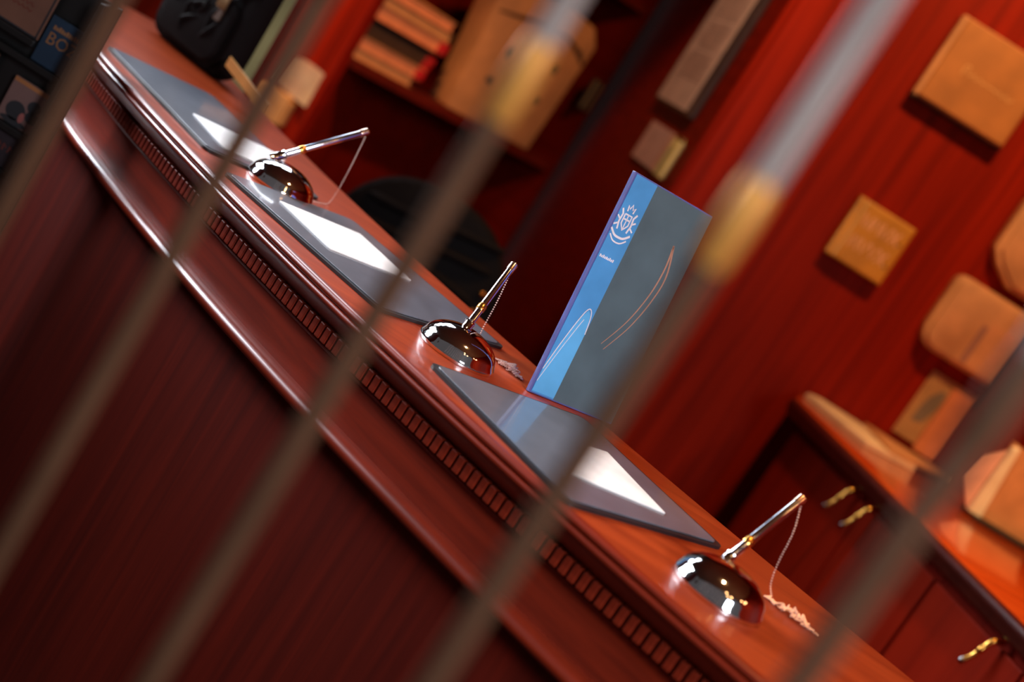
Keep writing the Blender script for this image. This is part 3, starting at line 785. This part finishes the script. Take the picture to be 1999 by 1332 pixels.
o = obj('title_lettering', None, None, t, mesh=me); o.location = (0.007, 0.036, 0.0046)
bm = bmesh.new()
for k in range(11): box(bm, (0.010 + 0.0047 * k, 0.061, 0.0042), (0.0136 + 0.0047 * k, 0.061 + (0.007, 0.0055, 0.008)[k % 3], 0.0046))
obj('small_lettering', bm, gold, t)
t, wv, hv = leaflet(-0.906, 0.9305, -0.832, 1.006, mat('leaflet_mauve', (0.17, 0.085, 0.075), 0.6), 'pale leaflet with two dark heads pictured on it, on the second tier of the rack')
obj('top_band', nbox((0.001, hv - 0.008, 0.0041), (wv - 0.001, hv - 0.001, 0.0045)), mat('leaflet_orange', (0.34, 0.12, 0.04), 0.6), t)
bm = bmesh.new()
for cx, cy, a, b in ((0.026, 0.024, 0.017, 0.016), (0.052, 0.043, 0.012, 0.011), (0.030, 0.006, 0.024, 0.0058), (0.057, 0.026, 0.014, 0.010)):
    q = prism([(cx + a * math.cos(2 * PI * k / 16), cy + b * math.sin(2 * PI * k / 16)) for k in range(16)], 0.0042, 0.0046)
    m2 = bpy.data.meshes.new('q'); q.to_mesh(m2); q.free(); bm.from_mesh(m2); bpy.data.meshes.remove(m2)
obj('picture_print', bm, inkdark, t)
obj('face_print', prism([(0.040 + 0.005 * math.cos(2 * PI * k / 12), 0.018 + 0.009 * math.sin(2 * PI * k / 12)) for k in range(12)], 0.0047, 0.0050), mat('ink_rose', (0.30, 0.08, 0.07), 0.6), t)
for x0, x1, z0, z1, m, lab in ((-0.93, -0.836, 0.8605, 0.920, mat('leaflet_black', (0.022, 0.014, 0.018), 0.5), 'dark leaflet with broken red lettering on the third tier of the rack'),
                               (-0.92, -0.838, 0.7405, 0.846, mat('leaflet_plum', (0.035, 0.022, 0.03), 0.5), 'dark plum leaflet on the lowest visible tier of the rack'),
                               (-1.05, -0.945, 0.9305, 1.020, mat('leaflet_umber', (0.075, 0.03, 0.016), 0.5), 'dark umber leaflet left of the two-heads leaflet')):
    t, wv, hv = leaflet(x0, z0, x1, z1, m, lab)
    bm = bmesh.new(); rnd = random.Random(int(z0 * 1000))
    for k in range(7):
        xa = 0.010 + k * 0.010; ribbon(bm, [(xa, hv * 0.45), (xa + rnd.uniform(-0.002, 0.004), hv * 0.45 + 0.012), (xa + 0.005, hv * 0.45 + 0.006)], 0.002, 0.0042, 0.0046)
    obj('lettering', bm, inkred if m.name != 'leaflet_umber' else inkdark, t)

# ---------------------------------------------------------------- window grille between us and the room
gx, gy, sx_, sy_ = -0.2865, 0.785, 0.1126, -0.0639
gd = Vector((sx_, sy_, 0)).normalized()
gr = thing('window_grille', 'row of slim upright metal bars, two with brass collars, close in front of the camera', 'grille', (gx, gy, 0))
for i in range(-2, 7):
    b = Vector((sx_ * i, sy_ * i, 0)); T = Matrix.Translation(b)
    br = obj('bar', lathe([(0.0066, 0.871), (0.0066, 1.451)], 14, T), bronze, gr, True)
    obj('upper_bar', lathe([(0.0066, 1.492), (0.0066, 2.329)], 14, T), bronze_lit, br, True)
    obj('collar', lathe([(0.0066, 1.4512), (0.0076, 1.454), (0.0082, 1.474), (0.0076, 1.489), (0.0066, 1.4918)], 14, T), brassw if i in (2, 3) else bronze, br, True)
for z in (0.850, 2.330):
    M = frame((0, 0, z), gd, (-gd.y, gd.x, 0), (0, 0, 1))
    obj('rail', nbox((-0.33, -0.012, 0.0005), (0.86, 0.012, 0.020), 0.002, M), bronze, gr)
M = frame((gx, gy, 0), gd, (-gd.y, gd.x, 0), (0, 0, 1))
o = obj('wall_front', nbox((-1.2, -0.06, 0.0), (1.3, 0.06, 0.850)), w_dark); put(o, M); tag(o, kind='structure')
